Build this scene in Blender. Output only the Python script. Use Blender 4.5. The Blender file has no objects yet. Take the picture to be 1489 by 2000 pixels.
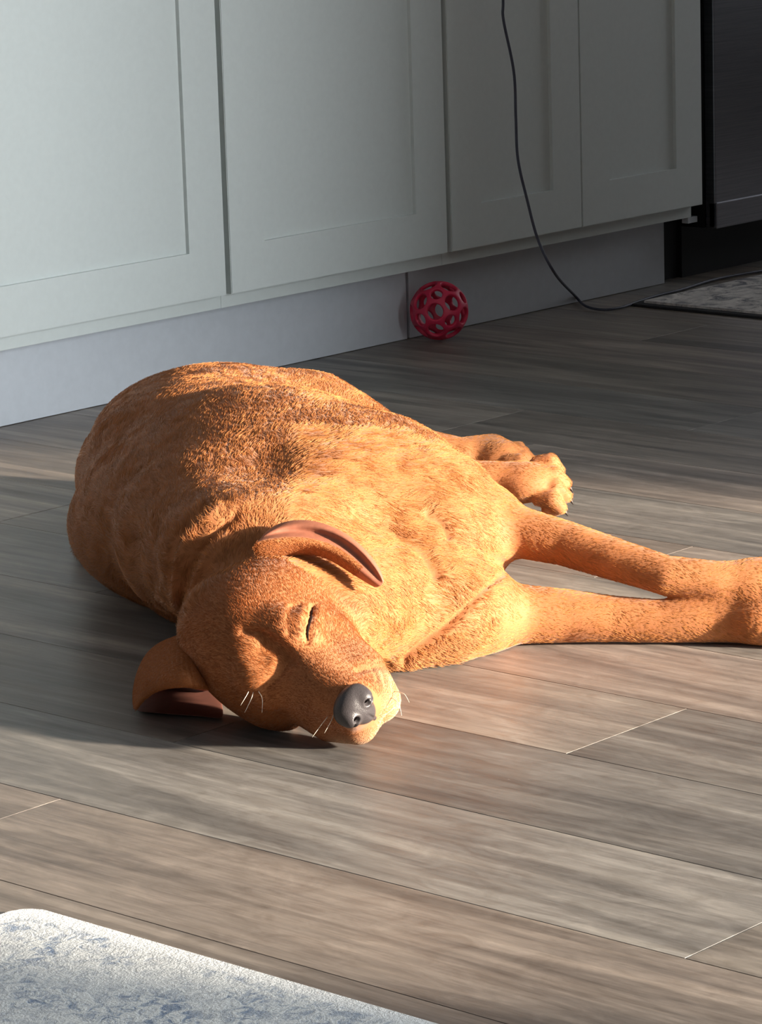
import bpy, bmesh, math, random
import numpy as np
from mathutils import Vector, Matrix
from mathutils.bvhtree import BVHTree

random.seed(7); np.random.seed(7)
SC = bpy.context.scene
COL = SC.collection

# ------------------------------------------------------------------ camera
YAW, PITCH, ROLL, FPX = math.radians(47.99), math.radians(12.32), math.radians(-1.82), 6525.0
cy_, sy_ = math.cos(YAW), math.sin(YAW); cp_, sp_ = math.cos(PITCH), math.sin(PITCH)
cr_, sr_ = math.cos(ROLL), math.sin(ROLL)
CF = np.array([sy_*cp_, cy_*cp_, -sp_]); R0 = np.array([cy_, -sy_, 0.0]); U0 = np.cross(R0, CF)
CR = cr_*R0 + sr_*U0; CU = -sr_*R0 + cr_*U0
CAM = np.array([0.0, 0.0, 1.0])
cam = bpy.data.cameras.new('camera'); camo = bpy.data.objects.new('camera', cam); COL.objects.link(camo)
M = Matrix(((CR[0], CU[0], -CF[0], 0), (CR[1], CU[1], -CF[1], 0), (CR[2], CU[2], -CF[2], 1.0), (0, 0, 0, 1)))
camo.matrix_world = M
cam.sensor_fit = 'VERTICAL'; cam.sensor_height = 24.0; cam.lens = 24.0*FPX/2000.0
cam.clip_start = 0.05; cam.clip_end = 60
SC.camera = camo

# ------------------------------------------------------------------ light
SC.view_settings.view_transform = 'Standard'; SC.view_settings.look = 'None'
SC.view_settings.gamma = 1.0; SC.view_settings.use_curve_mapping = False
SC.view_settings.exposure = 0.5
world = bpy.data.worlds.new('world'); SC.world = world; world.use_nodes = True
wb = world.node_tree.nodes['Background']; wb.inputs[0].default_value = (0.62, 0.78, 1.0, 1); wb.inputs[1].default_value = 0.35

SUN_AZ = Vector((-0.33, 0.944, 0)).normalized(); SUN_EL = math.radians(11.5)
sd = SUN_AZ*math.cos(SUN_EL); sd.z = -math.sin(SUN_EL)
sun = bpy.data.lights.new('sun', 'SUN'); sun.energy = 14; sun.color = (1.0, 0.87, 0.70); sun.angle = math.radians(2.4)
so = bpy.data.objects.new('sun', sun); COL.objects.link(so); so.rotation_euler = sd.to_track_quat('-Z', 'Y').to_euler(); so.location = (3, -6, 4)

def area(name, loc, direction, sx, sy, power, color):
    l = bpy.data.lights.new(name, 'AREA'); l.shape = 'RECTANGLE'; l.size = sx; l.size_y = sy; l.energy = power; l.color = color
    o = bpy.data.objects.new(name, l); COL.objects.link(o); o.location = loc
    o.rotation_euler = Vector(direction).to_track_quat('-Z', 'Z').to_euler(); return o
# daylight entering by the patio door (south wall), then two added fills
area('patio_daylight', (4.3, -1.93, 1.2), (-0.13, 1, -0.12), 2.1, 2.0, 190, (0.87, 0.93, 0.97))
area('side_fill', (1.42, 3.25, 1.15), (1, 0.02, -0.12), 1.4, 1.7, 1.6, (0.72, 0.85, 1.0))  # added bluish fill from the left, set at an invented opening

area('kitchen_fill', (7.85, 3.2, 1.3), (-1, 0.12, -0.12), 1.0, 1.2, 10, (0.9, 0.94, 1.0))  # added fill with no opening behind it, lifts the right doors

# ------------------------------------------------------------------ helpers
GR = np.array([cy_, -sy_, 0.0]); GG = np.array([sy_, cy_, 0.0]); GZ = np.array([0, 0, 1.0])
BAS = np.array([GR, GG, GZ])                      # usz = BAS @ world ; world = usz @ BAS
def ray(px, py): return CR*(px-744.5)/FPX - CU*(py-1000.0)/FPX + CF
def wz(px, py, z=0.0):
    r = ray(px, py); t = (z-CAM[2])/r[2]; return CAM + t*r
def wy(px, py, Y):
    r = ray(px, py); t = (Y-CAM[1])/r[1]; return CAM + t*r
def ws(px, py, s):                                # point at ground depth s
    r = ray(px, py); t = s/(r @ GG); return CAM + t*r
def usz(P): return BAS @ np.asarray(P)
def world_of(q): return np.asarray(q) @ BAS
def pix(P):
    d = np.asarray(P)-CAM; w = d @ CF; return 744.5+FPX*(d @ CR)/w, 1000-FPX*(d @ CU)/w

def link(name, me, mat=None, parent=None):
    o = bpy.data.objects.new(name, me); COL.objects.link(o)
    if mat is not None:
        for m in (mat if isinstance(mat, (list, tuple)) else [mat]): me.materials.append(m)
    if parent: o.parent = parent
    return o
def obj(name, bm, mat=None, parent=None, smooth=False):
    me = bpy.data.meshes.new(name); bm.normal_update(); bm.to_mesh(me); bm.free()
    if smooth: me.polygons.foreach_set('use_smooth', [True]*len(me.polygons))
    return link(name, me, mat, parent)
def np_mesh(name, V, Fc, smooth=True):
    me = bpy.data.meshes.new(name); me.from_pydata([tuple(v) for v in V], [], [tuple(int(i) for i in f) for f in Fc]); me.update()
    if smooth: me.polygons.foreach_set('use_smooth', [True]*len(me.polygons))
    return me
def tag(o, label=None, cat=None, group=None, kind=None):
    if label: o['label'] = label
    if cat: o['category'] = cat
    if group: o['group'] = group
    if kind: o['kind'] = kind
    return o
def empty(name, loc, label, cat, group=None):
    o = bpy.data.objects.new(name, None); COL.objects.link(o); o.location = loc; o.empty_display_size = 0.1
    return tag(o, label, cat, group)
def box(bm, lo, hi, bevel=0.0):
    x0, y0, z0 = lo; x1, y1, z1 = hi
    vs = [bm.verts.new(p) for p in ((x0,y0,z0),(x1,y0,z0),(x1,y1,z0),(x0,y1,z0),(x0,y0,z1),(x1,y0,z1),(x1,y1,z1),(x0,y1,z1))]
    fs = [bm.faces.new([vs[i] for i in f]) for f in ((3,2,1,0),(4,5,6,7),(0,1,5,4),(1,2,6,5),(2,3,7,6),(3,0,4,7))]
    if bevel > 0:
        es = set(e for f in fs for e in f.edges)
        bmesh.ops.bevel(bm, geom=list(es), offset=bevel, segments=2, profile=0.6, affect='EDGES')
def child_local(o, parent):                        # keep world place when the parent is an Empty with a location
    o.parent = parent; o.matrix_parent_inverse = Matrix.Translation(parent.location).inverted()
def tube(bm, pts, rad, seg=10, cap=True):
    pts = [Vector(p) for p in pts]; n = len(pts)
    rads = rad if isinstance(rad, (list, tuple)) else [rad]*n
    t0 = (pts[1]-pts[0]).normalized(); up = Vector((0,0,1)) if abs(t0.z) < .9 else Vector((1,0,0))
    a = t0.cross(up).normalized(); rings = []
    for i in range(n):
        t = (pts[min(i+1,n-1)]-pts[max(i-1,0)]).normalized(); a = (a - t*a.dot(t)).normalized(); b = t.cross(a)
        rings.append([bm.verts.new(pts[i]+(a*math.cos(k*2*math.pi/seg)+b*math.sin(k*2*math.pi/seg))*rads[i]) for k in range(seg)])
    for i in range(n-1):
        for k in range(seg):
            bm.faces.new((rings[i][k], rings[i][(k+1)%seg], rings[i+1][(k+1)%seg], rings[i+1][k]))
    if cap:
        bm.faces.new(list(reversed(rings[0]))); bm.faces.new(rings[-1])
def catmull(pts, n=8):
    P = [np.asarray(p, float) for p in pts]; P = [2*P[0]-P[1]]+P+[2*P[-1]-P[-2]]; out = []
    for i in range(1, len(P)-2):
        for k in range(n):
            t = k/n; p0, p1, p2, p3 = P[i-1:i+3]
            out.append(.5*((2*p1)+(-p0+p2)*t+(2*p0-5*p1+4*p2-p3)*t*t+(-p0+3*p1-3*p2+p3)*t**3))
    out.append(P[-2]); return out

# ------------------------------------------------------------------ materials
class NT:
    def __init__(s, name):
        s.m = bpy.data.materials.new(name); s.m.use_nodes = True; s.t = s.m.node_tree; s.t.nodes.clear()
        s.out = s.n('ShaderNodeOutputMaterial')
    def n(s, typ, **kw):
        nd = s.t.nodes.new(typ)
        for k, v in kw.items():
            if k.startswith('i_'):
                key = k[2:]; key = int(key) if key.isdigit() else key.replace('_', ' ')
                nd.inputs[key].default_value = v
            else: setattr(nd, k, v)
        return nd
    def l(s, a, b): s.t.links.new(a, b)
    def coords(s, scale, kind='Object'):
        tc = s.n('ShaderNodeTexCoord'); mp = s.n('ShaderNodeMapping'); mp.inputs['Scale'].default_value = scale
        s.l(tc.outputs[kind], mp.inputs[0]); return mp.outputs[0]
    def noise(s, vec, scale, detail=4, rough=.55, dist=0):
        n = s.n('ShaderNodeTexNoise'); n.inputs['Scale'].default_value = scale; n.inputs['Detail'].default_value = detail
        n.inputs['Roughness'].default_value = rough; n.inputs['Distortion'].default_value = dist
        if vec is not None: s.l(vec, n.inputs['Vector'])
        return n.outputs['Fac']
    def ramp(s, fac, stops):
        r = s.n('ShaderNodeValToRGB'); e = r.color_ramp.elements
        while len(e) < len(stops): e.new(.5)
        for i, (p, c) in enumerate(stops):
            e[i].position = p; e[i].color = c if len(c) == 4 else (*c, 1)
        s.l(fac, r.inputs[0]); return r.outputs[0]
    def mix(s, fac, a, b, blend='MIX'):
        m = s.n('ShaderNodeMix', data_type='RGBA', blend_type=blend)
        for sock, v in ((m.inputs[0], fac), (m.inputs[6], a), (m.inputs[7], b)):
            if hasattr(v, 'links'): s.l(v, sock)
            elif isinstance(v, (int, float)): sock.default_value = v
            else: sock.default_value = v if len(v) == 4 else (*v, 1)
        return m.outputs[2]
    def math(s, op, a, b=0.0):
        m = s.n('ShaderNodeMath', operation=op)
        for i, v in enumerate((a, b)):
            if hasattr(v, 'links'): s.l(v, m.inputs[i])
            else: m.inputs[i].default_value = v
        return m.outputs[0]
    def bump(s, h, strength, dist):
        b = s.n('ShaderNodeBump'); b.inputs['Strength'].default_value = strength; b.inputs['Distance'].default_value = dist
        s.l(h, b.inputs['Height']); return b.outputs[0]
    def bsdf(s, color, rough=.5, normal=None, **kw):
        b = s.n('ShaderNodeBsdfPrincipled')
        for key, v in (('Base Color', color), ('Roughness', rough)):
            if hasattr(v, 'links'): s.l(v, b.inputs[key])
            elif key == 'Roughness': b.inputs[key].default_value = v
            else: b.inputs[key].default_value = (*v, 1)
        for k, v in kw.items(): b.inputs[k.replace('_', ' ')].default_value = v
        if normal is not None: s.l(normal, b.inputs['Normal'])
        s.l(b.outputs[0], s.out.inputs[0]); return b

def simple(name, color, rough=.5, nscale=60, var=.06, bump=.1, dist=.0005, **kw):
    t = NT(name); v = t.coords((1,1,1)); f = t.noise(v, nscale, 5)
    c = t.ramp(f, [(.3, tuple(max(0, x*(1-var)) for x in color)), (.7, tuple(min(1, x*(1+var)) for x in color))])
    t.bsdf(c, rough, t.bump(f, bump, dist), **kw); return t.m

MAT = {}
MAT['cabinet'] = simple('grey_cabinet_paint', (.62, .665, .65), .40, 90, .02, .08, .0004)
MAT['kick'] = simple('grey_toe_kick_paint', (.55, .58, .62), .42, 60, .03, .08, .0004)
MAT['wall'] = simple('warm_grey_wall_paint', (.34, .33, .32), .8, 40, .02)
MAT['ceiling'] = simple('white_ceiling_paint', (.5, .5, .49), .9, 40, .02)
MAT['black'] = simple('black_plastic', (.006, .006, .007), .6, 40, .1)
MAT['counter'] = simple('pale_quartz', (.7, .7, .68), .2, 12, .05)
MAT['cord'] = simple('blue_grey_cord_rubber', (.055, .06, .085), .55, 200, .1)
MAT['frame'] = simple('white_window_frame', (.8, .8, .8), .4, 50, .02)

# brushed dark stainless
t = NT('dark_stainless_steel'); v = t.coords((2, 1, 220)); f = t.noise(v, 3, 3)
c = t.ramp(f, [(.3, (.20, .20, .22)), (.7, (.27, .27, .29))]); t.bsdf(c, .30, t.bump(f, .06, .0003), Metallic=1.0); MAT['steel'] = t.m

# glass
t = NT('clear_glass'); t.bsdf((1, 1, 1), 0.0, None, Transmission_Weight=1.0, IOR=1.45); MAT['glass'] = t.m

# wood-look planks
def floor_material():
    t = NT('grey_brown_plank_floor')
    at = t.n('ShaderNodeAttribute', attribute_name='plank'); tone = t.n('ShaderNodeSeparateColor'); t.l(at.outputs['Color'], tone.inputs[0])
    tc = t.n('ShaderNodeTexCoord'); off = t.n('ShaderNodeVectorMath', operation='MULTIPLY'); t.l(at.outputs['Color'], off.inputs[0]); off.inputs[1].default_value = (13, 29, 0)
    add = t.n('ShaderNodeVectorMath', operation='ADD'); t.l(tc.outputs['Object'], add.inputs[0]); t.l(off.outputs[0], add.inputs[1])
    def sc(x, y):
        m = t.n('ShaderNodeMapping'); m.inputs['Scale'].default_value = (x, y, 1); t.l(add.outputs[0], m.inputs[0]); return m.outputs[0]
    broad = t.noise(sc(9, .9), 1.6, 4, .6, 1.2)
    grain = t.noise(sc(60, 2.6), 1.0, 6, .65, .6)
    fine = t.noise(sc(260, 14), 1.0, 4, .7)
    mott = t.noise(sc(22, 9), 1.4, 6, .7, 1.5)
    a = t.ramp(broad, [(.30, (.125, .114, .106)), (.46, (.20, .180, .163)), (.60, (.28, .251, .224)), (.74, (.36, .327, .293))])
    b = t.ramp(grain, [(.32, (.38, .375, .37)), (.50, (.50, .50, .50)), (.68, (.64, .635, .62))])
    c = t.mix(.85, a, b, 'OVERLAY')
    m2 = t.ramp(mott, [(.35, (.38, .37, .36)), (.55, (.52, .52, .52)), (.72, (.66, .65, .64))])
    c = t.mix(.7, c, m2, 'OVERLAY')
    f2 = t.ramp(fine, [(.3, (.40, .40, .40)), (.7, (.60, .60, .60))]); c = t.mix(.55, c, f2, 'OVERLAY')
    tint = t.ramp(tone.outputs[2], [(0, (.86, .90, .94)), (.5, (1, .99, .97)), (1, (1.0, .93, .90))]); c = t.mix(1, c, tint, 'MULTIPLY')
    val = t.ramp(tone.outputs[0], [(0, (.72, .72, .72)), (1, (1.12, 1.12, 1.12))]); c = t.mix(1, c, val, 'MULTIPLY')
    # pale limed flecks
    fl = t.noise(sc(40, 10), 1.9, 5, .75, 2.5); fm = t.ramp(fl, [(.66, (0, 0, 0)), (.74, (1, 1, 1))])
    c = t.mix(t.math('MULTIPLY', fm, .35), c, (.42, .40, .37))
    h = t.math('ADD', t.math('MULTIPLY', grain, .6), t.math('MULTIPLY', fine, .5))
    rg = t.ramp(mott, [(.3, (.36, .36, .36)), (.7, (.50, .50, .50))])
    b = t.bsdf(c, rg, t.bump(h, .22, .0012)); b.inputs['Specular IOR Level'].default_value = .38
    return t.m
MAT['floor'] = floor_material()

def rug_material(name, dark):
    t = NT(name); v = t.coords((1, 1, 1))
    med = t.noise(v, 9, 5, .65, 1.0); small = t.noise(v, 75, 5, .7, 1.2); fib = t.noise(t.coords((1, 1, 1)), 420, 3, .6)
    if not dark:
        c1 = t.ramp(small, [(.40, (.22, .29, .42)), (.47, (.45, .50, .58)), (.53, (.74, .76, .77)), (.62, (.86, .87, .86))])
        pale = t.ramp(small, [(.38, (.62, .64, .66)), (.56, (.87, .88, .87))])
        k = t.ramp(med, [(.42, (0, 0, 0)), (.60, (1, 1, 1))]); c = t.mix(k, pale, c1)
    else:
        c = t.ramp(t.noise(v, 22, 5, .7, 1.0), [(.38, (.20, .20, .22)), (.47, (.52, .49, .47)), (.60, (.78, .74, .70))])
    # plain pale border along the edge (object coordinates: x = distance from the edge)
    if not dark:
        tc = t.n('ShaderNodeTexCoord'); sp = t.n('ShaderNodeSeparateXYZ'); t.l(tc.outputs['Object'], sp.inputs[0])
        e = t.math('MINIMUM', t.math('MULTIPLY', sp.outputs[0], -1), t.math('MULTIPLY', sp.outputs[1], -1))
        bm_ = t.ramp(e, [(.0, (1, 1, 1)), (.016, (1, 1, 1)), (.021, (0, 0, 0))]); c = t.mix(bm_, c, (.88, .89, .89))
    hh = t.math('ADD', small, t.math('MULTIPLY', fib, .8))
    t.bsdf(c, .95, t.bump(hh, .6, .003)); return t.m
MAT['rug'] = rug_material('pale_blue_grey_woven_rug', False)
MAT['rug_far'] = rug_material('mottled_grey_mat', True)
MAT['rug_edge'] = simple('black_rubber_mat_edge', (.012, .012, .014), .7)
MAT['ball'] = simple('raspberry_red_rubber', (.58, .022, .075), .42, 60, .08, .1, .0004, Subsurface_Weight=.15, Subsurface_Scale=.01)

# ------------------------------------------------------------------ setting: floor, walls, ceiling
SEAM0, PW = 2.624, 0.2125
def floor_mesh():
    bm = bmesh.new(); cl = bm.loops.layers.float_color.new('plank')
    rnd = random.Random(11)
    x0r, x1r, y0r, y1r = -1.95, 8.0, -1.95, 4.6
    fixed = {0: (2.113,), -2: (1.644,), -1: (2.483,)}
    k0 = int(math.floor((x0r-SEAM0)/PW)); k1 = int(math.ceil((x1r-SEAM0)/PW)); g = .0009; d = .0014
    for k in range(k0, k1):
        xa, xb = SEAM0+k*PW, SEAM0+(k+1)*PW; xa = max(xa, x0r); xb = min(xb, x1r)
        st = fixed[k][0] if k in fixed else y0r + rnd.uniform(0, 1.4)
        cuts = []; y = st
        while y > y0r: y -= 1.42
        while y < y1r:
            if y > y0r+.02: cuts.append(y)
            y += 1.42
        cuts = [y0r]+cuts+[y1r]
        for a, b in zip(cuts[:-1], cuts[1:]):
            if b-a < .01: continue
            col = (rnd.random(), rnd.random(), rnd.random(), 1)
            if k == 0 and abs(b-2.113) < .01: col = (.12, .3, .15, 1)
            if k == 0 and abs(a-2.113) < .01: col = (.85, .6, .6, 1)
            if k == -4: col = (.45, .2, .85, 1)
            o = [bm.verts.new(p) for p in ((xa,a,-d),(xb,a,-d),(xb,b,-d),(xa,b,-d))]
            i = [bm.verts.new(p) for p in ((xa+g,a+g,0),(xb-g,a+g,0),(xb-g,b-g,0),(xa+g,b-g,0))]
            fs = [bm.faces.new(i)]+[bm.faces.new((o[j], o[(j+1)%4], i[(j+1)%4], i[j])) for j in range(4)]
            for f in fs:
                for l in f.loops: l[cl] = col
    vs = [bm.verts.new(p) for p in ((x0r,y0r,-.02),(x1r,y0r,-.02),(x1r,y1r,-.02),(x0r,y1r,-.02))]; bm.faces.new(list(reversed(vs)))
    return bm
fl = obj('floor', floor_mesh(), MAT['floor']); tag(fl, kind='structure')

def struct(name, boxes, mat, bevel=0):
    bm = bmesh.new()
    for lo, hi in boxes: box(bm, lo, hi, bevel)
    return tag(obj(name, bm, mat), kind='structure')
struct('wall_back', [((-2.07, 4.6, -.02), (8.12, 4.72, 2.6))], MAT['wall'])
struct('wall_right', [((8.0, -2.0, -.02), (8.12, 4.6, 2.6))], MAT['wall'])
struct('wall_side', [((-2.07, -1.95, -.02), (-1.95, 4.6, 2.6))], MAT['wall'])
struct('wall_left_added', [((1.25, 2.3, .001), (1.37, 2.5, 2.6)), ((1.25, 4.0, .001), (1.37, 4.6, 2.6)), ((1.25, 2.5, .001), (1.37, 4.0, .25)), ((1.25, 2.5, 2.05), (1.37, 4.0, 2.6))], MAT['wall'])  # unseen wall piece added to frame the bluish side fill
struct('shading_stub_wall', [((4.20, 1.90, .001), (7.99, 2.02, 2.599))], MAT['wall'])  # unseen wall piece added to shade the right doors and far floor
OP = (3.3, 5.44, 1.50)     # patio door opening x0, x1, top
struct('wall_front', [((-1.95, -2.07, -.02), (OP[0], -1.95, 2.6)), ((OP[1], -2.07, -.02), (8.0, -1.95, 2.6)), ((OP[0], -2.07, OP[2]), (OP[1], -1.95, 2.6))], MAT['wall'])
struct('ceiling', [((-2.07, -2.07, 2.6), (8.12, 4.72, 2.7))], MAT['ceiling'])

# ------------------------------------------------------------------ cabinets
YD = 3.940            # door front plane
YFR = YD + .021       # face frame
YK = 4.009            # toe kick front
ZB, ZT = .1595, .86
def door(parent, x0, x1, z0=ZB, z1=ZT, st=.085, name='door'):
    bm = bmesh.new(); y0, y1 = YD, YD+.019
    xi0, xi1, zi0, zi1 = x0+st, x1-st, z0+.0805, z1-.0805
    rec = .008
    def q(*p): return bm.faces.new([bm.verts.new(v) for v in p])
    O = [(x0, z0), (x1, z0), (x1, z1), (x0, z1)]; I = [(xi0, zi0), (xi1, zi0), (xi1, zi1), (xi0, zi1)]
    o = [bm.verts.new((x, y0, z)) for x, z in O]; i = [bm.verts.new((x, y0, z)) for x, z in I]
    r = [bm.verts.new((x, y0+rec, z)) for x, z in I]; b = [bm.verts.new((x, y1, z)) for x, z in O]
    ring = []
    for k in range(4):
        j = (k+1) % 4
        bm.faces.new((o[k], o[j], i[j], i[k])); bm.faces.new((i[k], i[j], r[j], r[k])); bm.faces.new((o[j], o[k], b[k], b[j]))
    bm.faces.new(b)
    bmesh.ops.recalc_face_normals(bm, faces=bm.faces[:])
    es = [e for e in bm.edges if all(v in o for v in e.verts)]
    bmesh.ops.bevel(bm, geom=es, offset=.0012, segments=2, affect='EDGES')
    d = obj(name, bm, MAT['cabinet']); child_local(d, parent)
    bm = bmesh.new(); box(bm, (xi0, y0+rec-.0005, zi0), (xi1, y0+rec+.003, zi1)); p = obj('panel', bm, MAT['cabinet'], d)
    return d
def cabinet(x0, x1, doors, label):
    e = empty('base_cabinet', ((x0+x1)/2, 4.25, .134), label, 'cabinet', None)
    bm = bmesh.new(); box(bm, (x0, YFR, .134), (x1, 4.595, .88), .001); c = obj('body', bm, MAT['cabinet']); child_local(c, e)
    for a, b in doors: door(e, a, b)
    return e
def dx(px, py): return float(wy(px, py, YD)[0])
g1, g2, g3, g4 = dx(437, 300), dx(873, 240), dx(1134, 200), dx(1371, 200)
hw = .0062
cabinet(2.80, g1, [(2.806, 3.385), (3.393, g1-hw)], 'pale grey shaker base cabinet at the left end, behind the sleeping dog')
cabinet(g1+.0005, g2, [(g1+hw, g2-hw)], 'grey single-door shaker base cabinet standing above the red ball')
cabinet(g2+.0005, g4-.01, [(g2+hw, g3-.0012), (g3+.0012, g4)], 'grey two-door shaker base cabinet behind the hanging cord')
# underside bracket at the right end
# toe kick boards
xs = float(wy(797, 600, YK)[0])
for x0, x1, lab in ((2.80, xs-.0035, 'long pale grey toe kick board at the left, under the cabinets behind the dog'),
                    (xs+.0035, float(wy(1298, 500, YK)[0]), 'shorter grey toe kick board at the right, behind the red ball and cord')):
    bm = bmesh.new(); box(bm, (x0, YK, .001), (x1, YK+.016, .1335), .0008)
    tag(obj('toe_kick_board', bm, MAT['kick']), lab, 'toe kick')
# levelling block under the right cabinet end
bm = bmesh.new(); x0 = float(wy(1340, 415, YD+.03)[0]); x1 = float(wy(1358, 415, YD+.03)[0]); box(bm, (x0, YD+.024, .1215), (x1, YD+.040, .1335), .001)
tag(obj('corner_block', bm, MAT['kick']), 'small grey block under the right end of the cabinet row', 'block')
# worktop above the frame
bm = bmesh.new(); box(bm, (2.78, YD-.02, .8805), (g4+.02, 4.595, .918), .003)
tag(obj('worktop', bm, MAT['counter']), 'pale stone worktop lying on top of the row of grey cabinets', 'worktop')

# dishwasher at the right
xw = float(wy(1400, 300, YD)[0])
e = empty('dishwasher', (xw+.3, 4.25, 0), 'dark stainless appliance front at the right edge beside the grey cabinets', 'dishwasher')
bm = bmesh.new(); box(bm, (xw, YD+.004, .105), (xw+.6, YD+.03, .86), .003); box(bm, (xw, YD, .105), (xw+.6, YD+.02, .157), .002); child_local(obj('door', bm, MAT['steel']), e)
bm = bmesh.new(); box(bm, (xw, YD+.031, .105), (xw+.6, 4.59, .86)); child_local(obj('body', bm, MAT['black']), e)
bm = bmesh.new(); box(bm, (xw, YK+.02, .0), (xw+.6, YK+.04, .104)); child_local(obj('toe_panel', bm, MAT['black']), e)
bm = bmesh.new(); box(bm, (float(wy(1298, 500, YK)[0])+.002, YK+.03, .0), (xw-.001, YK+.045, .1335)); 
tag(obj('recess_shade', bm, MAT['black']), 'black sheet for the shade between the grey cabinets and the steel appliance', 'panel')  # black sheet stands in for the dark of the open recess

# ------------------------------------------------------------------ rugs
def rug(name, x0, x1, y0, y1, th, mat, edge, org, label):
    bm = bmesh.new(); n = 1
    box(bm, (x0-org[0], y0-org[1], 0.0005), (x1-org[0], y1-org[1], th), .0018)
    o = obj(name, bm, mat); o.location = (org[0], org[1], 0); tag(o, label, 'rug'); return o
def round_rug(name, x0, x1, y0, y1, th, r, mat, label):
    bm = bmesh.new(); pts = []
    for cx, cyy, a0 in ((x1-r, y1-r, 0), (x0+r, y1-r, 90), (x0+r, y0+r, 180), (x1-r, y0+r, 270)):
        for k in range(7):
            a = math.radians(a0+15*k); pts.append((cx+r*math.cos(a)-x1, cyy+r*math.sin(a)-y1))
    bot = [bm.verts.new((x, y, .0006)) for x, y in pts]; top = [bm.verts.new((x, y, th)) for x, y in pts]
    f = bm.faces.new(top); bm.faces.new(list(reversed(bot)))
    for i in range(len(pts)): j = (i+1) % len(pts); bm.faces.new((bot[i], bot[j], top[j], top[i]))
    bmesh.ops.bevel(bm, geom=list(f.edges), offset=.002, segments=3, affect='EDGES')
    o = obj(name, bm, mat); o.location = (x1, y1, 0); return tag(o, label, 'rug')
round_rug('area_rug', .2, 1.941, .1, 2.200, .006, .022, MAT['rug'], 'pale blue-grey mottled rug with a plain border at the lower left corner')
rr = round_rug('floor_mat', 5.075, 6.9, 3.0, 3.875, .010, .004, MAT['rug_far'], 'mottled grey and cream mat with a dark edge, far right before the appliance')
bm = bmesh.new(); box(bm, (5.055-6.9, 2.98-3.875, .0006), (6.92-6.9, 3.895-3.875, .0055), .001); obj('edging', bm, MAT['rug_edge'], rr)

# ------------------------------------------------------------------ toy ball
def ball_mesh(R):
    phi = (1+5**.5)/2; V = set()
    for base in ((0, 1, 3*phi), (1, 2+phi, 2*phi), (phi, 2, 2*phi+1)):
        for sg in range(8):
            v = [base[i]*(-1 if sg >> i & 1 else 1) for i in range(3)]
            for r in range(3): V.add(tuple(round(v[(i+r) % 3], 6) + 0.0 for i in range(3)))
    V = [Vector(v) for v in V]
    bm = bmesh.new()
    for v in V: bm.verts.new(v)
    bmesh.ops.convex_hull(bm, input=bm.verts[:])
    bmesh.ops.dissolve_limit(bm, angle_limit=.02, verts=bm.verts[:], edges=bm.edges[:])
    L = V[0].length
    fs = bm.faces[:]
    res = bmesh.ops.inset_individual(bm, faces=fs, thickness=.36, use_even_offset=True)
    bmesh.ops.delete(bm, geom=fs, context='FACES')
    for v in bm.verts: v.co = v.co.normalized()*R
    return bm
Rb = .0553
bm = ball_mesh(Rb*.93)
cb = wz(858, 607, Rb); cb[1] = min(cb[1], YK-Rb-.001)
cb = np.array([cb[0], cb[1], Rb+.0005])
ball = obj('toy_ball', bm, MAT['ball'], smooth=True); ball.location = tuple(cb); ball.rotation_euler = (.5, .3, .25)
m = ball.modifiers.new('s', 'SOLIDIFY'); m.thickness = .0075; m.offset = 0
m = ball.modifiers.new('b', 'SUBSURF'); m.levels = 3; m.render_levels = 3
tag(ball, 'raspberry red openwork rubber ball on the floor against the toe kick', 'ball')

# ------------------------------------------------------------------ cord
pts = []
for px, py, Y in ((975, -330, 3.80), (980, -120, 3.84), (983, 0, 3.86), (984, 40, 3.865), (1004, 140, 3.87), (1008, 230, 3.87), (1012, 310, 3.865), (1030, 390, 3.855), (1052, 470, 3.84), (1085, 535, 3.82)):
    pts.append(wy(px, py, Y))
for px, py, z in ((1118, 577, .016), (1145, 598, .006), (1180, 605, .0045), (1215, 600, .0045), (1250, 588, .0045), (1285, 577, .0045), (1330, 566, .0045), (1400, 545, .0045), (1500, 527, .0045)):
    pts.append(wz(px, py, z))
pts = [p if p[1] < YK-.004 else np.array([p[0], YK-.006, p[2]]) for p in pts]
bm = bmesh.new(); tube(bm, catmull(pts, 10), .0026, 10)
tag(obj('power_cord', bm, MAT['cord'], smooth=True), 'thin blue-grey cord hanging before the cabinet doors and trailing over the floor', 'cord')

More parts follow.
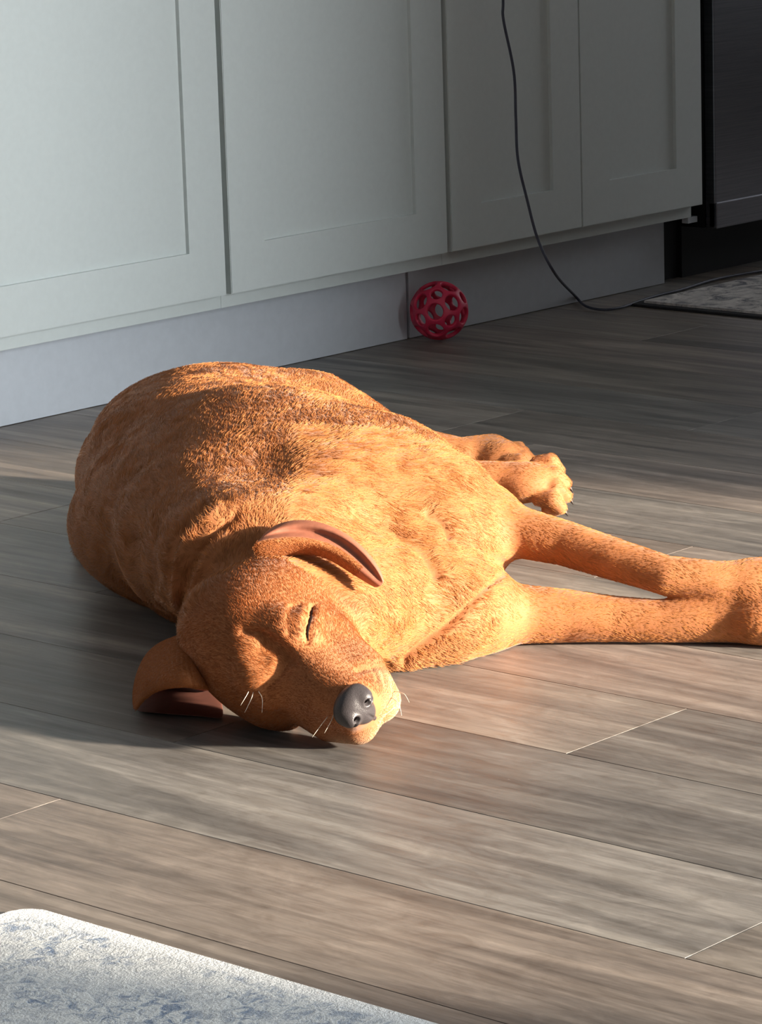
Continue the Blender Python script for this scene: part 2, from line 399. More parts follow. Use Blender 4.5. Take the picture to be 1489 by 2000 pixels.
# ================================================================== DOG
CELL = .003
class Field:
    def __init__(s, lo, hi, cell):
        s.lo = np.array(lo, float); s.cell = cell; s.n = np.ceil((np.array(hi)-s.lo)/cell).astype(int)+1
        s.F = np.full(s.n, .2, np.float32)
    def sub(s, lo, hi):
        a = np.clip(np.floor((np.array(lo)-s.lo)/s.cell).astype(int), 0, s.n); b = np.clip(np.ceil((np.array(hi)-s.lo)/s.cell).astype(int)+1, 0, s.n)
        if (b <= a).any(): return None
        X, Y, Z = np.meshgrid(*[(s.lo[i]+s.cell*np.arange(a[i], b[i])).astype(np.float32) for i in range(3)], indexing='ij', sparse=True)
        return (slice(a[0], b[0]), slice(a[1], b[1]), slice(a[2], b[2])), X, Y, Z
    def blend(s, sl, d, k, op='add'):
        A = s.F[sl]
        if op == 'add':
            h = np.clip(.5+.5*(A-d)/k, 0, 1); s.F[sl] = A*(1-h)+d*h-k*h*(1-h)
        else:
            d = -d; h = np.clip(.5-.5*(A-d)/k, 0, 1); s.F[sl] = A*(1-h)+d*h+k*h*(1-h)
    def rc(s, a, b, ra, rb, k=.02, op='add'):
        a = np.array(a, float); b = np.array(b, float); m = max(ra, rb)+k+2*s.cell
        q = s.sub(np.minimum(a, b)-m, np.maximum(a, b)+m)
        if q is None: return
        sl, X, Y, Z = q; d = b-a; L2 = max(d@d, 1e-9)
        t = np.clip(((X-a[0])*d[0]+(Y-a[1])*d[1]+(Z-a[2])*d[2])/L2, 0, 1)
        D = np.sqrt((X-a[0]-t*d[0])**2+(Y-a[1]-t*d[1])**2+(Z-a[2]-t*d[2])**2)-(ra+(rb-ra)*t)
        s.blend(sl, D, k, op)
    def chain(s, pts, k=.02, op='add'):
        P = np.array([p for p, r in pts], float); m = max(r for p, r in pts)+k+2*s.cell
        q = s.sub(P.min(0)-m, P.max(0)+m)
        if q is None: return
        sl, X, Y, Z = q; best = None
        for (a, ra), (b, rb) in zip(pts[:-1], pts[1:]):
            a = np.array(a, float); d = np.array(b, float)-a; L2 = max(d@d, 1e-9)
            t = np.clip(((X-a[0])*d[0]+(Y-a[1])*d[1]+(Z-a[2])*d[2])/L2, 0, 1)
            D = np.sqrt((X-a[0]-t*d[0])**2+(Y-a[1]-t*d[1])**2+(Z-a[2]-t*d[2])**2)-(ra+(rb-ra)*t)
            best = D if best is None else np.minimum(best, D)
        s.blend(sl, best, k, op)
    def el(s, c, r, axes=None, k=.03, op='add'):
        c = np.array(c, float); r = np.array(r, float); m = r.max()+k+2*s.cell
        q = s.sub(c-m, c+m)
        if q is None: return
        sl, X, Y, Z = q; X = X-c[0]; Y = Y-c[1]; Z = Z-c[2]
        A = np.eye(3) if axes is None else np.array(axes)
        p = [A[i][0]*X+A[i][1]*Y+A[i][2]*Z for i in range(3)]
        k0 = np.sqrt(sum((p[i]/r[i])**2 for i in range(3)))+1e-6; k1 = np.sqrt(sum((p[i]/r[i]**2)**2 for i in range(3)))+1e-6
        s.blend(sl, k0*(k0-1)/k1, k, op)
    def mesh(s):
        F = s.F; n = F.shape; ins = F < 0
        idx = -np.ones((n[0]-1, n[1]-1, n[2]-1), np.int64)
        c = sum(ins[i:n[0]-1+i, j:n[1]-1+j, k:n[2]-1+k].astype(np.int8) for i in (0,1) for j in (0,1) for k in (0,1))
        act = (c > 0) & (c < 8); ijk = np.argwhere(act); idx[act] = np.arange(len(ijk))
        acc = np.zeros((len(ijk), 3)); cnt = np.zeros(len(ijk))
        cor = [(i, j, k) for i in (0,1) for j in (0,1) for k in (0,1)]
        for a in cor:
            for ax in range(3):
                if a[ax]: continue
                b = list(a); b[ax] = 1
                fa = F[ijk[:,0]+a[0], ijk[:,1]+a[1], ijk[:,2]+a[2]]; fb = F[ijk[:,0]+b[0], ijk[:,1]+b[1], ijk[:,2]+b[2]]
                mk = (fa < 0) != (fb < 0); t = np.where(mk, fa/np.where(mk, fa-fb, 1), 0)
                p = np.tile(np.array(a, float), (len(ijk), 1)); p[:, ax] = t
                acc[mk] += p[mk]; cnt[mk] += 1
        V = s.lo + s.cell*(ijk+acc/cnt[:, None])
        Q = []
        for ax in range(3):
            o1, o2 = (ax+1) % 3, (ax+2) % 3
            A = ins; sl0 = [slice(None)]*3; sl1 = [slice(None)]*3; sl0[ax] = slice(0, -1); sl1[ax] = slice(1, None)
            for d in (o1, o2): sl0[d] = slice(1, -1); sl1[d] = slice(1, -1)
            a = A[tuple(sl0)]; b = A[tuple(sl1)]
            for cond, flip in ((a & ~b, False), (~a & b, True)):
                e = np.argwhere(cond)
                if not len(e): continue
                e = e.copy(); e[:, o1] += 1; e[:, o2] += 1
                def g(d1, d2):
                    q = e.copy(); q[:, o1] -= d1; q[:, o2] -= d2; return idx[q[:,0], q[:,1], q[:,2]]
                q = np.stack([g(0,0), g(1,0), g(1,1), g(0,1)], 1)
                Q.append(q if not flip else q[:, ::-1])
        return V, np.concatenate(Q)
def smooth_v(V, Fc, it, lam=.5, mask=None):
    e = np.concatenate([Fc[:, [0,1]], Fc[:, [1,2]], Fc[:, [2,3]], Fc[:, [3,0]]]); n = len(V)
    for step in range(it):
        for l in (lam, -lam*1.03):
            S = np.zeros_like(V); C = np.bincount(np.concatenate([e[:,0], e[:,1]]), minlength=n)
            for a in range(3): S[:, a] = np.bincount(e[:,0], V[e[:,1], a], n)+np.bincount(e[:,1], V[e[:,0], a], n)
            V = V + l*(S/C[:, None]-V)
    return V
def normals(V, Fc):
    fn = np.cross(V[Fc[:,2]]-V[Fc[:,0]], V[Fc[:,3]]-V[Fc[:,1]]); N = np.zeros_like(V)
    for i in range(4):
        for a in range(3): N[:, a] += np.bincount(Fc[:, i], fn[:, a], len(V))
    return N/(np.linalg.norm(N, axis=1)[:, None]+1e-12)

def Z(px, py, z): return usz(wz(px, py, z))
def S_(px, py, s): return usz(ws(px, py, s))
def ax2(u, s_, tilt=0):          # axes: long in plane, perpendicular in plane, up
    v = np.array([u, s_, tilt]); v /= np.linalg.norm(v); p = np.array([v[1], -v[0], 0]); p /= np.linalg.norm(p)
    return [v, p, np.cross(v, p)]

# head frame, in usz: columns forward, lateral (upper side), dorsal
cR, cU, cT = usz(CR), usz(CU), -usz(CF)
hf = .65*cR-.37*cU+.66*cT; hf /= np.linalg.norm(hf)
hl = .56*cR+.83*cU+.0*cT; hl -= hf*(hf@hl); hl /= np.linalg.norm(hl)
hd = np.cross(hf, hl)
if hd @ cT < 0: hd = -hd
HO = S_(548, 1288, 3.455)
def H(x, y, z): return HO+hf*x+hl*y+hd*z
HA = [hf, hl, hd]

f = Field((-.50, 3.36, -.012), (.66, 5.02, .34), CELL)
# ---- trunk
f.el((-.135, 4.03, .118), (.255, .205, .132), ax2(-.40, .92), .03)
f.el((-.215, 4.33, .110), (.24, .185, .122), ax2(-.25, .97), .08)
f.el((-.235, 4.58, .100), (.19, .170, .112), ax2(-.10, .99), .08)
f.el((-.27, 4.12, .085), (.16, .115, .085), ax2(-.5, .86), .06)      # withers bulging toward the floor at the left
f.el((.0, 3.93, .115), (.16, .13, .105), ax2(.55, -.83), .06)         # forechest
# ---- near hind thigh and leg
f.el((-.13, 4.54, .11), (.16, .12, .075), ax2(.9, -.35, -.15), .06)
f.chain([(Z(620, 850, .11), .080), (Z(740, 890, .09), .055), (Z(840, 925, .065), .034)], .05)
f.chain([(Z(840, 925, .065), .034), (Z(930, 935, .052), .025), (Z(1010, 940, .047), .027)], .03)
# lower hind leg behind
f.chain([(Z(820, 890, .04), .040), (Z(900, 895, .035), .030), (Z(960, 888, .034), .030)], .03)
def paw(base, fwd, up, side, r, curl=.4, k=.004, spread=1.0, L=.036):
    fwd, up, side = [np.array(v)/np.linalg.norm(v) for v in (fwd, up, side)]
    f.el(base, (r*1.15, r*1.0, r*.8), [fwd, side, up], .015)
    tips = []
    for i, t in enumerate((-1.5, -.5, .5, 1.5)):
        ln = L*(1.0 if abs(t) < 1 else .78); st = base+side*t*r*.56*spread+fwd*r*.35+up*r*.12
        kn = st+fwd*ln*.62+up*r*.10+side*t*.002; tp = kn+fwd*ln*.42-up*r*.38
        f.chain([(st, r*.34), (kn, r*.36), (tp, r*.29)], k)
        f.rc(kn-up*r*.55-fwd*.006, tp-up*r*.2-fwd*.006, r*.24, r*.22, k)
        tips.append((tp, fwd*.8-up*.6, r))
    return tips
f.chain([((-.30, 4.74, .05), .034), ((-.375, 4.60, .035), .026), ((-.398, 4.44, .028), .020), ((-.396, 4.31, .022), .012)], .008)
TIPS = []
TIPS += paw(Z(1035, 942, .045), cR*.97-cU*.12+cT*.15, cU*.45+cT*.3, -cU*.75+cT*.6, .034, spread=1.05)
TIPS += paw(Z(975, 893, .036), cR*.95-cU*.10-cT*.0, cU*.9+cT*.3, cT*.9-cU*.3, .031)
# ---- upper foreleg (raised) : shoulder, elbow, forearm, wrist, paw
f.chain([(Z(770, 965, .140), .078), (Z(870, 995, .140), .058), (Z(950, 1020, .128), .038)], .05)
f.chain([(Z(950, 1020, .128), .038), (Z(1000, 1036, .122), .031), (Z(1100, 1060, .110), .0265), (Z(1200, 1092, .096), .0245), (Z(1300, 1123, .082), .0225), (Z(1400, 1134, .074), .0225), (Z(1488, 1136, .070), .025)], .02)
TIPS += paw(Z(1482, 1136, .070), cR*.99-cU*.06, cU*.8+cT*.5, cT*.8-cU*.5, .0285)
# ---- lower foreleg on the floor
f.chain([(Z(870, 1190, .06), .060), (Z(950, 1196, .042), .040)], .03)
f.chain([(Z(950, 1196, .042), .040), (Z(1000, 1199, .037), .0355), (Z(1100, 1203, .033), .0315), (Z(1200, 1209, .029), .0270), (Z(1290, 1214, .026), .0250), (Z(1400, 1211, .027), .0265), (Z(1496, 1212, .028), .027)], .015)
TIPS += paw(Z(1490, 1213, .029), cR*.99-cU*.02, cU*.8+cT*.5, cT*.8-cU*.5, .0285)
# ---- neck and throat
f.chain([(H(-.085, .0, -.045), .060), (S_(560, 1120, 3.70), .082), (S_(640, 1044, 3.86), .094)], .04)
f.chain([(S_(640, 1200, 3.60), .060), (Z(760, 1160, .080), .070), (Z(850, 1110, .085), .070)], .04)
f.chain([(Z(770, 1245, .035), .038), (Z(850, 1225, .038), .040), (Z(930, 1200, .045), .040)], .04)
f.chain([(S_(450, 1100, 3.70), .080), (S_(400, 1060, 3.9), .095)], .05)
f.el(Z(640, 960, .145), (.12, .11, .074), None, .08)
f.el(Z(520, 900, .165), (.13, .13, .082), None, .07)
# ---- head
f.el(H(-.062, 0, -.012), (.080, .069, .060), HA, .03)
f.el(H(-.115, 0, -.02), (.045, .050, .045), HA, .03)
for sgn in (1, -1):
    f.el(H(-.035, sgn*.046, -.045), (.058, .030, .042), HA, .02)      # cheek
    f.el(H(-.006, sgn*.030, .016), (.026, .021, .020), HA, .014)      # brow
    f.el(H(.006, sgn*.042, .000), (.018, .013, .015), HA, .010)       # eyeball
f.chain([(H(-.02, 0, -.012), .048), (H(.045, 0, -.018), .0375), (H(.100, 0, -.017), .0300)], .02)
f.el(H(-.030, .036, -.078), (.058, .036, .044), HA, .02)
f.chain([(H(.000, .034, -.062), .034), (H(.050, .031, -.064), .030), (H(.098, .018, -.058), .0235)], .012)
for sgn in (1, -1):
    f.chain([(H(.022, sgn*.022, -.042), .028), (H(.065, sgn*.022, -.045), .028), (H(.102, sgn*.0145, -.043), .0225)], .012)
f.chain([(H(-.02, 0, -.062), .038), (H(.050, .004, -.068), .024), (H(.082, .006, -.064), .0155)], .008)
f.el(H(.020, 0, .034), (.030, .010, .012), HA, .02, 'sub')             # stop between the brows
# nose seat
f.el(H(.120, 0, -.008), (.014, .019, .019), HA, .010)
f.el(H(-.085, .050, -.040), (.050, .040, .045), HA, .03)

V, Q = f.mesh()
V = smooth_v(V, Q, 3)
V[:, 2] = np.maximum(V[:, 2], .0015)
N = normals(V, Q)
W = V @ BAS; NW = N @ BAS
d_ = W-CAM; w_ = d_ @ CF; PX = 744.5+FPX*(d_ @ CR)/w_; PY = 1000-FPX*(d_ @ CU)/w_
facing = -(NW*(d_/np.linalg.norm(d_, axis=1)[:, None])).sum(1)
def polydist(pts):
    best = np.full(len(V), 1e9)
    P = np.array(catmull([(*p, 0) for p in pts], 6))[:, :2]
    for a, b in zip(P[:-1], P[1:]):
        ab = b-a; t = np.clip(((PX-a[0])*ab[0]+(PY-a[1])*ab[1])/(ab@ab+1e-9), 0, 1)
        best = np.minimum(best, np.hypot(PX-a[0]-t*ab[0], PY-a[1]-t*ab[1]))
    return best
def crease(pts, width, depth, s0=0, s1=9):
    global V
    d = polydist(pts); g = np.exp(-(d/width)**2)*np.clip(facing*3, 0, 1)*((V[:, 1] > s0) & (V[:, 1] < s1))
    V = V - N*(g*depth)[:, None]
# body folds
crease([(690, 1000), (760, 1030), (820, 1075), (850, 1120)], 12, .006)
crease([(835, 1005), (860, 1020), (875, 1045)], 9, .006)
crease([(960, 1085), (988, 1110), (945, 1150), (880, 1215), (820, 1265), (790, 1292)], 9, .008)
crease([(450, 905), (520, 865), (620, 850), (740, 862), (840, 885)], 22, -.0012)
crease([(420, 1010), (470, 985), (560, 965), (660, 975)], 18, -.003)
for pts_ in ([(330, 1180), (325, 1120), (345, 1050), (400, 985)], [(350, 1185), (365, 1120), (400, 1060), (460, 1010)], [(300, 1160), (290, 1090), (310, 1020)]):
    crease(pts_, 8, .006)
for pts_ in ([(340, 1185), (342, 1120), (370, 1050), (430, 995)], [(370, 1180), (395, 1110), (440, 1050)]):
    crease(pts_, 8, -.005)
crease([(255, 1060), (275, 1100), (300, 1130)], 28, .012)
crease([(430, 790), (560, 800), (640, 840)], 30, .002)
# head folds: eye, brow furrow, muzzle
crease([(611, 1184), (607, 1208), (601, 1232), (602, 1254)], 4.0, .0050, 0, 3.7)
crease([(592, 1190), (586, 1212), (586, 1236)], 8, -.0035, 0, 3.7)
crease([(570, 1185), (562, 1212), (566, 1240)], 6, .0018, 0, 3.7)
crease([(622, 1195), (622, 1220), (618, 1245)], 7, -.002, 0, 3.7)
crease([(478, 1232), (515, 1240), (548, 1264), (572, 1292)], 10, .0045, 0, 3.7)
crease([(742, 1428), (750, 1408), (766, 1392), (786, 1376)], 3.2, .0035, 0, 3.7)
crease([(500, 1262), (530, 1290)], 16, -.004, 0, 3.7)
crease([(560, 1290), (545, 1320), (520, 1345)], 9, .003, 0, 3.7)
crease([(700, 1310), (740, 1300), (775, 1310)], 7, .002, 0, 3.7)
for k in range(3): crease([(722+16*k, 1292), (735+14*k, 1318), (742+14*k, 1345)], 3.2, .0016, 0, 3.7)
V = smooth_v(V, Q, 1)
V[:, 2] = np.maximum(V[:, 2], .0015)
# broad muscle noise kept small
W = V @ BAS
me = np_mesh('dog', W, Q)
dog = link('dog', me)
tag(dog, 'golden red labrador asleep on its side on the wood floor in the sun', 'dog')
BV = BVHTree.FromPolygons([Vector(v) for v in W], [tuple(int(i) for i in q) for q in Q])
def hit(px, py):
    r = Vector(ray(px, py)).normalized(); loc, nor, i, dist = BV.ray_cast(Vector(CAM), r)
    return (loc, nor) if loc is not None else (None, None)
# ------------------------------------------------------------------ dog: colours
def fur_base(name, c, rough=.75):
    t = NT(name); v = t.coords((1, 1, 1)); a = t.noise(v, 14, 4, .6); b = t.noise(v, 240, 4, .7)
    lo = tuple(x*.80 for x in c); hi = tuple(min(1, x*1.16) for x in c)
    col = t.mix(.35, t.ramp(a, [(.35, lo), (.65, hi)]), t.ramp(b, [(.35, lo), (.65, hi)]))
    t.bsdf(col, rough, t.bump(b, .35, .0012), Sheen_Weight=.15); return t.m
MAT['dog'] = fur_base('golden_red_coat', (.36, .125, .036))
me.materials.append(MAT['dog'])
MAT['nose'] = simple('dark_grey_nose_leather', (.050, .043, .045), .34, 900, .25, .5, .0006)
MAT['nostril_shade'] = simple('black_nostril_shade', (.002, .0015, .0015), 1.0, Specular_IOR_Level=0.0)
MAT['lid'] = simple('dark_brown_eyelid_rim', (.012, .006, .005), .9, 300, .1, Specular_IOR_Level=.1)
MAT['claw'] = simple('dark_horn_claw', (.035, .026, .022), .35, 300, .2)
MAT['whisker'] = simple('pale_whisker', (.8, .72, .6), .5)
MAT['earskin'] = simple('pinkish_brown_ear_lining', (.30, .105, .06), .6, 120, .10, .3, .001)

MAT['ear_shade'] = simple('shaded_reddish_ear_skin', (.13, .04, .025), .7, 120, .1)  # shade inside the lower ear fold put into a darker skin colour
def from_h(v): return np.array([world_of(H(*p)) for p in v])
# nose leather
nf = Field((.095, -.04, -.055), (.155, .04, .03), .0008)
nf.el((.121, 0, .004), (.0160, .0240, .0180), None, .004)
nf.el((.125, 0, -.010), (.0130, .0150, .0170), None, .008)
nf.chain([((.126, 0, -.015), .009), ((.124, 0, -.034), .0035)], .005)
for sg in (1, -1):
    nf.el((.1285, sg*.0130, .003), (.0115, .0100, .0110), None, .004)
for sg in (1, -1):
    nf.el((.1405, sg*.0110, .003), (.0085, .0042, .0048), None, .002, 'sub')
    nf.rc((.141, sg*.0135, .0010), (.1290, sg*.0245, -.0040), .0030, .0012, .002, 'sub')
nf.rc((.1420, 0, .000), (.132, 0, -.034), .0012, .0016, .0015, 'sub')
nV, nQ = nf.mesh(); nV = smooth_v(nV, nQ, 1)
nose = link('nose', np_mesh('nose', np.array([HO+hf*p[0]+hl*p[1]+hd*p[2] for p in nV]) @ BAS, nQ), MAT['nose'], dog); nose['label'] = 'dark grey leathery nose'
for sg in (1, -1):
    bm = bmesh.new(); bmesh.ops.create_uvsphere(bm, u_segments=16, v_segments=10, radius=.0046)  # black ball gives each nostril hole its dark by colour
    c = world_of(H(.1300, sg*.0112, .0026))
    for v in bm.verts: v.co = v.co+Vector(c)
    nn = obj('nostril_shade', bm, MAT['nostril_shade'], nose, True)

# closed eyes: dark lid line lying in its crease
def on_surface(path, lift):
    out = []
    for p in catmull([(*q, 0) for q in path], 6):
        l, n = hit(p[0], p[1])
        if l is not None: out.append(np.array(l)+np.array(n)*lift)
    return out
EYE = [(610, 1187), (607, 1208), (601, 1232), (602, 1252)]
pp = on_surface(EYE, -.0002)
bm = bmesh.new(); k = len(pp); tube(bm, pp, [.0005+.0013*math.sin(math.pi*(i+.5)/k)**.8 for i in range(k)], 10)
ey = obj('eyelid', bm, MAT['lid'], dog, True); ey['label'] = 'dark rim of the closed upper eye'

# ears -------------------------------------------------------------
def sheet(name, rows, mats, thick=.004, flip=False, sub=2, parent=dog):
    bm = bmesh.new(); g = [[bm.verts.new(tuple(p)) for p in r] for r in rows]
    for i in range(len(g)-1):
        for j in range(len(g[0])-1):
            q = [g[i][j], g[i][j+1], g[i+1][j+1], g[i+1][j]]; bm.faces.new(q if not flip else q[::-1])
    o = obj(name, bm, mats, parent, True)
    m = o.modifiers.new('s', 'SOLIDIFY'); m.thickness = thick; m.offset = -1
    if name == 'ear' and flip: m.material_offset = 1; m.material_offset_rim = 1
    m = o.modifiers.new('b', 'SUBSURF'); m.levels = sub; m.render_levels = sub
    return o
def ear_rows(spec):      # each row: list of (px, py, depth)
    return [[ws(*p) for p in r] for r in spec]
# upper ear, flipped back so that its lining shows. rows run root -> tip ; across: back rim -> front rim
E1 = [
 [(515, 1040, 3.62), (512, 1046, 3.590), (506, 1052, 3.585), (498, 1058, 3.570), (492, 1068, 3.575), (494, 1082, 3.580), (506, 1092, 3.600)],
 [(538, 1019, 3.62), (540, 1030, 3.590), (538, 1042, 3.600), (530, 1050, 3.572), (524, 1064, 3.570), (520, 1082, 3.582), (528, 1098, 3.600)],
 [(585, 1009, 3.62), (586, 1022, 3.592), (584, 1036, 3.604), (578, 1046, 3.578), (572, 1060, 3.574), (568, 1076, 3.584), (568, 1092, 3.600)],
 [(640, 1018, 3.61), (638, 1030, 3.584), (634, 1044, 3.596), (628, 1054, 3.578), (622, 1064, 3.574), (616, 1074, 3.580), (612, 1083, 3.590)],
 [(690, 1046, 3.59), (687, 1056, 3.566), (682, 1067, 3.578), (675, 1077, 3.568), (668, 1086, 3.564), (660, 1093, 3.568), (652, 1099, 3.578)],
 [(722, 1077, 3.575), (719, 1087, 3.553), (714, 1097, 3.564), (708, 1106, 3.556), (702, 1114, 3.553), (696, 1120, 3.558), (689, 1125, 3.566)],
 [(745, 1108, 3.562), (741, 1116, 3.545), (737, 1124, 3.552), (732, 1130, 3.548), (727, 1135, 3.547), (722, 1138, 3.551), (716, 1141, 3.556)],
 [(752, 1130, 3.556), (750, 1135, 3.544), (748, 1140, 3.545), (745, 1144, 3.545), (742, 1147, 3.546), (738, 1149, 3.549), (733, 1150, 3.552)],
]
ea = sheet('ear', ear_rows(E1), [MAT['earskin'], MAT['dog']], .0045); ea['label'] = 'upper ear folded back with its pinkish lining showing'
for i_, p_ in enumerate(ea.data.polygons): p_.material_index = 1 if i_ % 6 >= 3 and i_ // 6 < 5 else 0
EAROWS = [(ea, (.8, -.1, -.45))]
# lower ear, spread on the floor at the left of the head: a hollow fold open toward the camera
E2 = [
 [(425, 1190, 3.60), (415, 1245, 3.55), (412, 1300, 3.52), (425, 1345, 3.50), (425, 1347, 3.52)],
 [(385, 1205, 3.575), (372, 1255, 3.525), (370, 1308, 3.455), (384, 1342, 3.445), (386, 1346, 3.465)],
 [(345, 1224, 3.60), (335, 1262, 3.54), (335, 1312, 3.465), (350, 1340, 3.455), (352, 1344, 3.475)],
 [(308, 1240, 3.64), (300, 1275, 3.58), (302, 1318, 3.505), (318, 1343, 3.490), (320, 1347, 3.51)],
 [(282, 1268, 3.65), (274, 1300, 3.60), (278, 1335, 3.54), (292, 1354, 3.520), (296, 1358, 3.535)],
 [(268, 1305, 3.64), (262, 1330, 3.60), (262, 1358, 3.555), (272, 1374, 3.535), (277, 1376, 3.545)],
 [(262, 1330, 3.625), (258, 1352, 3.59), (257, 1376, 3.545), (264, 1388, 3.530), (270, 1389, 3.538)],
]
rows2 = []
for r in ear_rows(E2):
    c0 = usz(r[0]); back = world_of((c0[0]+.004, c0[1]+.035, max(.004, c0[2]*.35))); foot = world_of((c0[0]+.008, c0[1]+.05, .0045)); rows2.append([foot, back]+list(r))
for r in rows2:
    for p_ in r: p_[2] = max(p_[2], .0075)
eb = sheet('ear', rows2, [MAT['dog'], MAT['earskin']], .006, flip=True); eb['label'] = 'lower ear spread on the floor'
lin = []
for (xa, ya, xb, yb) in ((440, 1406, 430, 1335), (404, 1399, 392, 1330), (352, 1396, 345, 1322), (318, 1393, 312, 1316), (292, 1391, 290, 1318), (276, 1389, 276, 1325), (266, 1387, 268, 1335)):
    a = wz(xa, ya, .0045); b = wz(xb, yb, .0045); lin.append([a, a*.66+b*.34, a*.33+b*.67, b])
ll = sheet('ear_lining', lin, [MAT['ear_shade']], .002, parent=eb)
EAROWS.append((eb, (-.9, .1, -.4)))

# claws
for tp, dv, r in TIPS:
    dv = dv/np.linalg.norm(dv); a = tp+dv*r*.14; b = a+dv*.006; c = b+dv*.004-np.array([0, 0, .003])
    pts = [world_of(a), world_of(b), world_of(c)]
    for p in pts: p[2] = max(p[2], .0022)
    bm = bmesh.new(); tube(bm, catmull(pts, 3), [.0028, .0028, .0026, .0023, .0019, .0013, .0006], 8); obj('claw', bm, MAT['claw'], dog, True)
# whiskers
for (x, y, ex, ey2, dd) in ((495, 1352, 478, 1392, -.02), (505, 1350, 512, 1392, -.02), (486, 1350, 470, 1378, -.02), (640, 1400, 610, 1440, -.02), (770, 1350, 800, 1372, -.02), (765, 1362, 785, 1398, -.02), (652, 1396, 634, 1432, -.015)):
    l, n = hit(x, y)
    if l is None: continue
    a = np.array(l); s0 = float(a @ GG); b = ws((x+ex)/2+4, (y+ey2)/2-6, s0+dd*.6); c = ws(ex, ey2, s0+dd); c[2] = max(c[2], .003)
    bm = bmesh.new(); P = catmull([a, b, c], 5); tube(bm, P, [.0005*(1-.8*i/len(P)) for i in range(len(P))], 5); obj('whisker', bm, MAT['whisker'], dog, True)

# ------------------------------------------------------------------ dog: short coat, one strand at a time
hv = V-HO
hx, hy, hz = hv @ hf, hv @ hl, hv @ hd
w_head = (hx > -.115) & (hx < .16) & (np.abs(hy) < .095) & (hz > -.11) & (hz < .09) & (V[:, 1] < 3.64) & (PX < 800)
w_leg = (V[:, 0] > .13) & (V[:, 1] < 4.15)
w_hind = (V[:, 0] > .07) & (V[:, 1] > 4.3)
w_neck = ~w_head & ~w_leg & (V[:, 1] < 3.95) & (PX > 560)
D = np.tile(np.array([.10, 1.0, -.05]), (len(V), 1)); LN = np.full(len(V), .0105)
C3 = np.tile(np.array([.40, .150, .046]), (len(V), 1))
D[w_neck] = (.75, .25, -.35); LN[w_neck] = .011; C3[w_neck] = (.42, .158, .045)
D[w_leg] = (1, -.08, -.15); LN[w_leg] = .0055; C3[w_leg] = (.50, .205, .062)
D[w_hind] = (1, -.05, -.1); LN[w_hind] = .0055; C3[w_hind] = (.50, .21, .066)
hd_dir = -hf[None, :]*1.0+hl[None, :]*np.sign(hy)[:, None]*.35-hd[None, :]*.35
D[w_head] = hd_dir[w_head]; LN[w_head] = .0042; C3[w_head] = (.34, .105, .028)
muz = w_head & (hx > .03); LN[muz] = .0028; C3[muz] = (.31, .095, .026)  # muzzle darker than the head, some of its shade put into the tint
tipm = w_head & (hx > .085) & (hz < -.035); C3[tipm] = (.62, .42, .25)
edges = np.concatenate([Q[:, [0,1]], Q[:, [1,2]], Q[:, [2,3]], Q[:, [3,0]]]); deg = np.bincount(edges.ravel(), minlength=len(V))
def diffuse(A, it):
    for _ in range(it):
        B = np.zeros_like(A)
        for c in range(A.shape[1]): B[:, c] = np.bincount(edges[:,0], A[edges[:,1], c], len(V))+np.bincount(edges[:,1], A[edges[:,0], c], len(V))
        A = .4*A+.6*B/deg[:, None]
    return A
R = np.random.RandomState(3)
PK = diffuse(np.concatenate([D, LN[:, None], C3], 1), 28)
D, LN, C3 = PK[:, :3], PK[:, 3], PK[:, 4:]
wav = diffuse(R.randn(len(V), 4), 10); wav /= wav.std(0); wav2 = diffuse(R.randn(len(V), 4), 60); wav2 /= wav2.std(0)
D = D/np.linalg.norm(D, axis=1)[:, None]
sw = np.clip((LN-.004)/.006, .25, 1)[:, None]
D = D + sw*.16*wav[:, :3]+.16*wav2[:, :3]
C3 = C3*(1+.07*wav[:, 3:4]+.03*wav2[:, 3:4])
nosed = np.linalg.norm(hv-hf*.126+hd*.010, axis=1)
eyed = polydist(EYE)
bad = (nosed < .025) | ((eyed < 5) & (V[:, 1] < 3.7)) | (V[:, 2] < .004) | (facing < -.45)
N2 = normals(V, Q)
okq = np.nonzero(~bad[Q].any(1))[0]
NH = 270000
dens = np.where(w_head[Q[okq, 0]], 2.8, 1.0); dens = dens/dens.sum()
qi = Q[R.choice(okq, NH, p=dens)]; a_, b_ = R.rand(NH, 1), R.rand(NH, 1)
def interp(A): return (A[qi[:,0]]*(1-a_)+A[qi[:,1]]*a_)*(1-b_)+(A[qi[:,3]]*(1-a_)+A[qi[:,2]]*a_)*b_
P0 = interp(V); n0 = interp(N2); n0 /= np.linalg.norm(n0, axis=1)[:, None]
d0 = interp(D)+R.randn(NH, 3)*.13; d0 -= n0*(d0*n0).sum(1)[:, None]; d0 /= np.linalg.norm(d0, axis=1)[:, None]+1e-9
ln = (interp(LN[:, None])*R.uniform(.65, 1.25, (NH, 1)))
cc = np.clip(interp(C3)*R.uniform(.72, 1.25, (NH, 1)), 0, 1)
K = 4; pts = np.zeros((NH, K, 3)); up = R.uniform(.22, .45, (NH, 1))*np.where(ln < .007, .75, 1.0)
for k in range(K):
    t_ = k/(K-1); pts[:, k] = P0-n0*np.where(ln < .007, .0001, .0005)+d0*ln*t_+n0*ln*(up*t_*(1-.55*t_))
pts = pts.reshape(-1, 3) @ BAS
dg = bpy.context.evaluated_depsgraph_get()
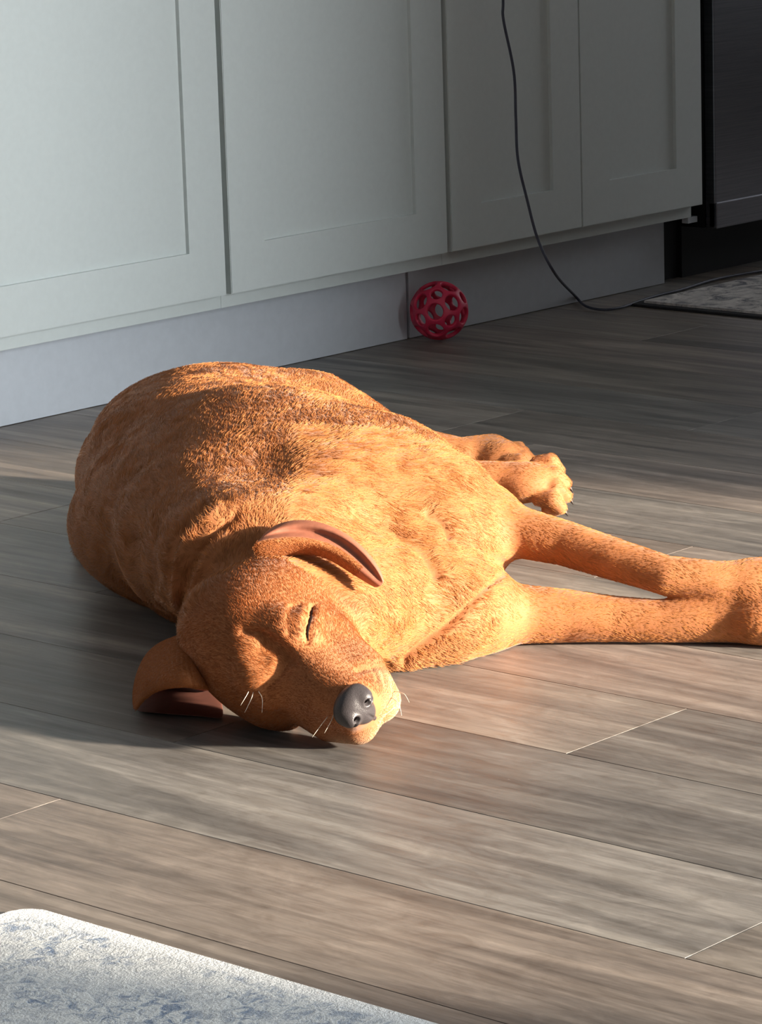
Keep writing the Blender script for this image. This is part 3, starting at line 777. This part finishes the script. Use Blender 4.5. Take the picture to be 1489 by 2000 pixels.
for eo, dr in EAROWS:
    em = eo.evaluated_get(dg).to_mesh(); em.calc_loop_triangles()
    ev = np.array([v.co[:] for v in em.vertices]); en = np.array([v.normal[:] for v in em.vertices])
    dogi = [k for k, m_ in enumerate(eo.data.materials) if m_ == MAT['dog']][0]
    T = np.array([t_.vertices[:] for t_ in em.loop_triangles if em.polygons[t_.polygon_index].material_index == dogi])
    ar = np.linalg.norm(np.cross(ev[T[:,1]]-ev[T[:,0]], ev[T[:,2]]-ev[T[:,0]]), axis=1); n_ = int(ar.sum()/2*1.6e6)
    tq = T[R.choice(len(T), n_, p=ar/ar.sum())]; r1 = np.sqrt(R.rand(n_, 1)); r2 = R.rand(n_, 1)
    bw = [1-r1, r1*(1-r2), r1*r2]; p_ = sum(bw[k]*ev[tq[:,k]] for k in range(3)); n_v = sum(bw[k]*en[tq[:,k]] for k in range(3)); n_v /= np.linalg.norm(n_v, axis=1)[:, None]
    dd_ = world_of(np.array(dr))+R.randn(n_, 3)*.2; dd_ -= n_v*(dd_*n_v).sum(1)[:, None]; dd_ /= np.linalg.norm(dd_, axis=1)[:, None]
    L_ = R.uniform(.0022, .0042, (n_, 1)); q_ = np.zeros((n_, K, 3))
    for k in range(K):
        t_ = k/(K-1); q_[:, k] = p_-n_v*.0003+dd_*L_*t_+n_v*L_*(.3*t_*(1-.5*t_))
    pts = np.concatenate([pts, q_.reshape(-1, 3)]); ln = np.concatenate([ln, L_])
    cc = np.concatenate([cc, np.clip(np.array([.40, .135, .038])*R.uniform(.7, 1.25, (n_, 1)), 0, 1)]); NH += n_
pts[:, 2] = np.maximum(pts[:, 2], .0008)
hc = bpy.data.hair_curves.new('fur'); hc.add_curves([K]*NH)
hc.attributes['position'].data.foreach_set('vector', pts.ravel().astype(np.float32)) if 'position' in hc.attributes else hc.position_data.foreach_set('vector', pts.ravel())
ra = hc.attributes.get('radius') or hc.attributes.new('radius', 'FLOAT', 'POINT')
rr_ = np.tile(np.array([.00023, .00021, .00015, .00004]), (NH, 1))*np.where(ln < .006, .68, 1.0)
ra.data.foreach_set('value', rr_.ravel().astype(np.float32))
ca = hc.attributes.new('tint', 'FLOAT_COLOR', 'POINT')
ca.data.foreach_set('color', np.concatenate([np.repeat(cc, K, 0), np.ones((NH*K, 1))], 1).ravel().astype(np.float32))
fur = bpy.data.objects.new('fur', hc); COL.objects.link(fur); fur.parent = dog; fur['kind'] = 'stuff'
t = NT('golden_red_fur'); at = t.n('ShaderNodeAttribute', attribute_name='tint'); t.bsdf(at.outputs['Color'], .6).inputs['Specular IOR Level'].default_value = .3
hc.materials.append(t.m)
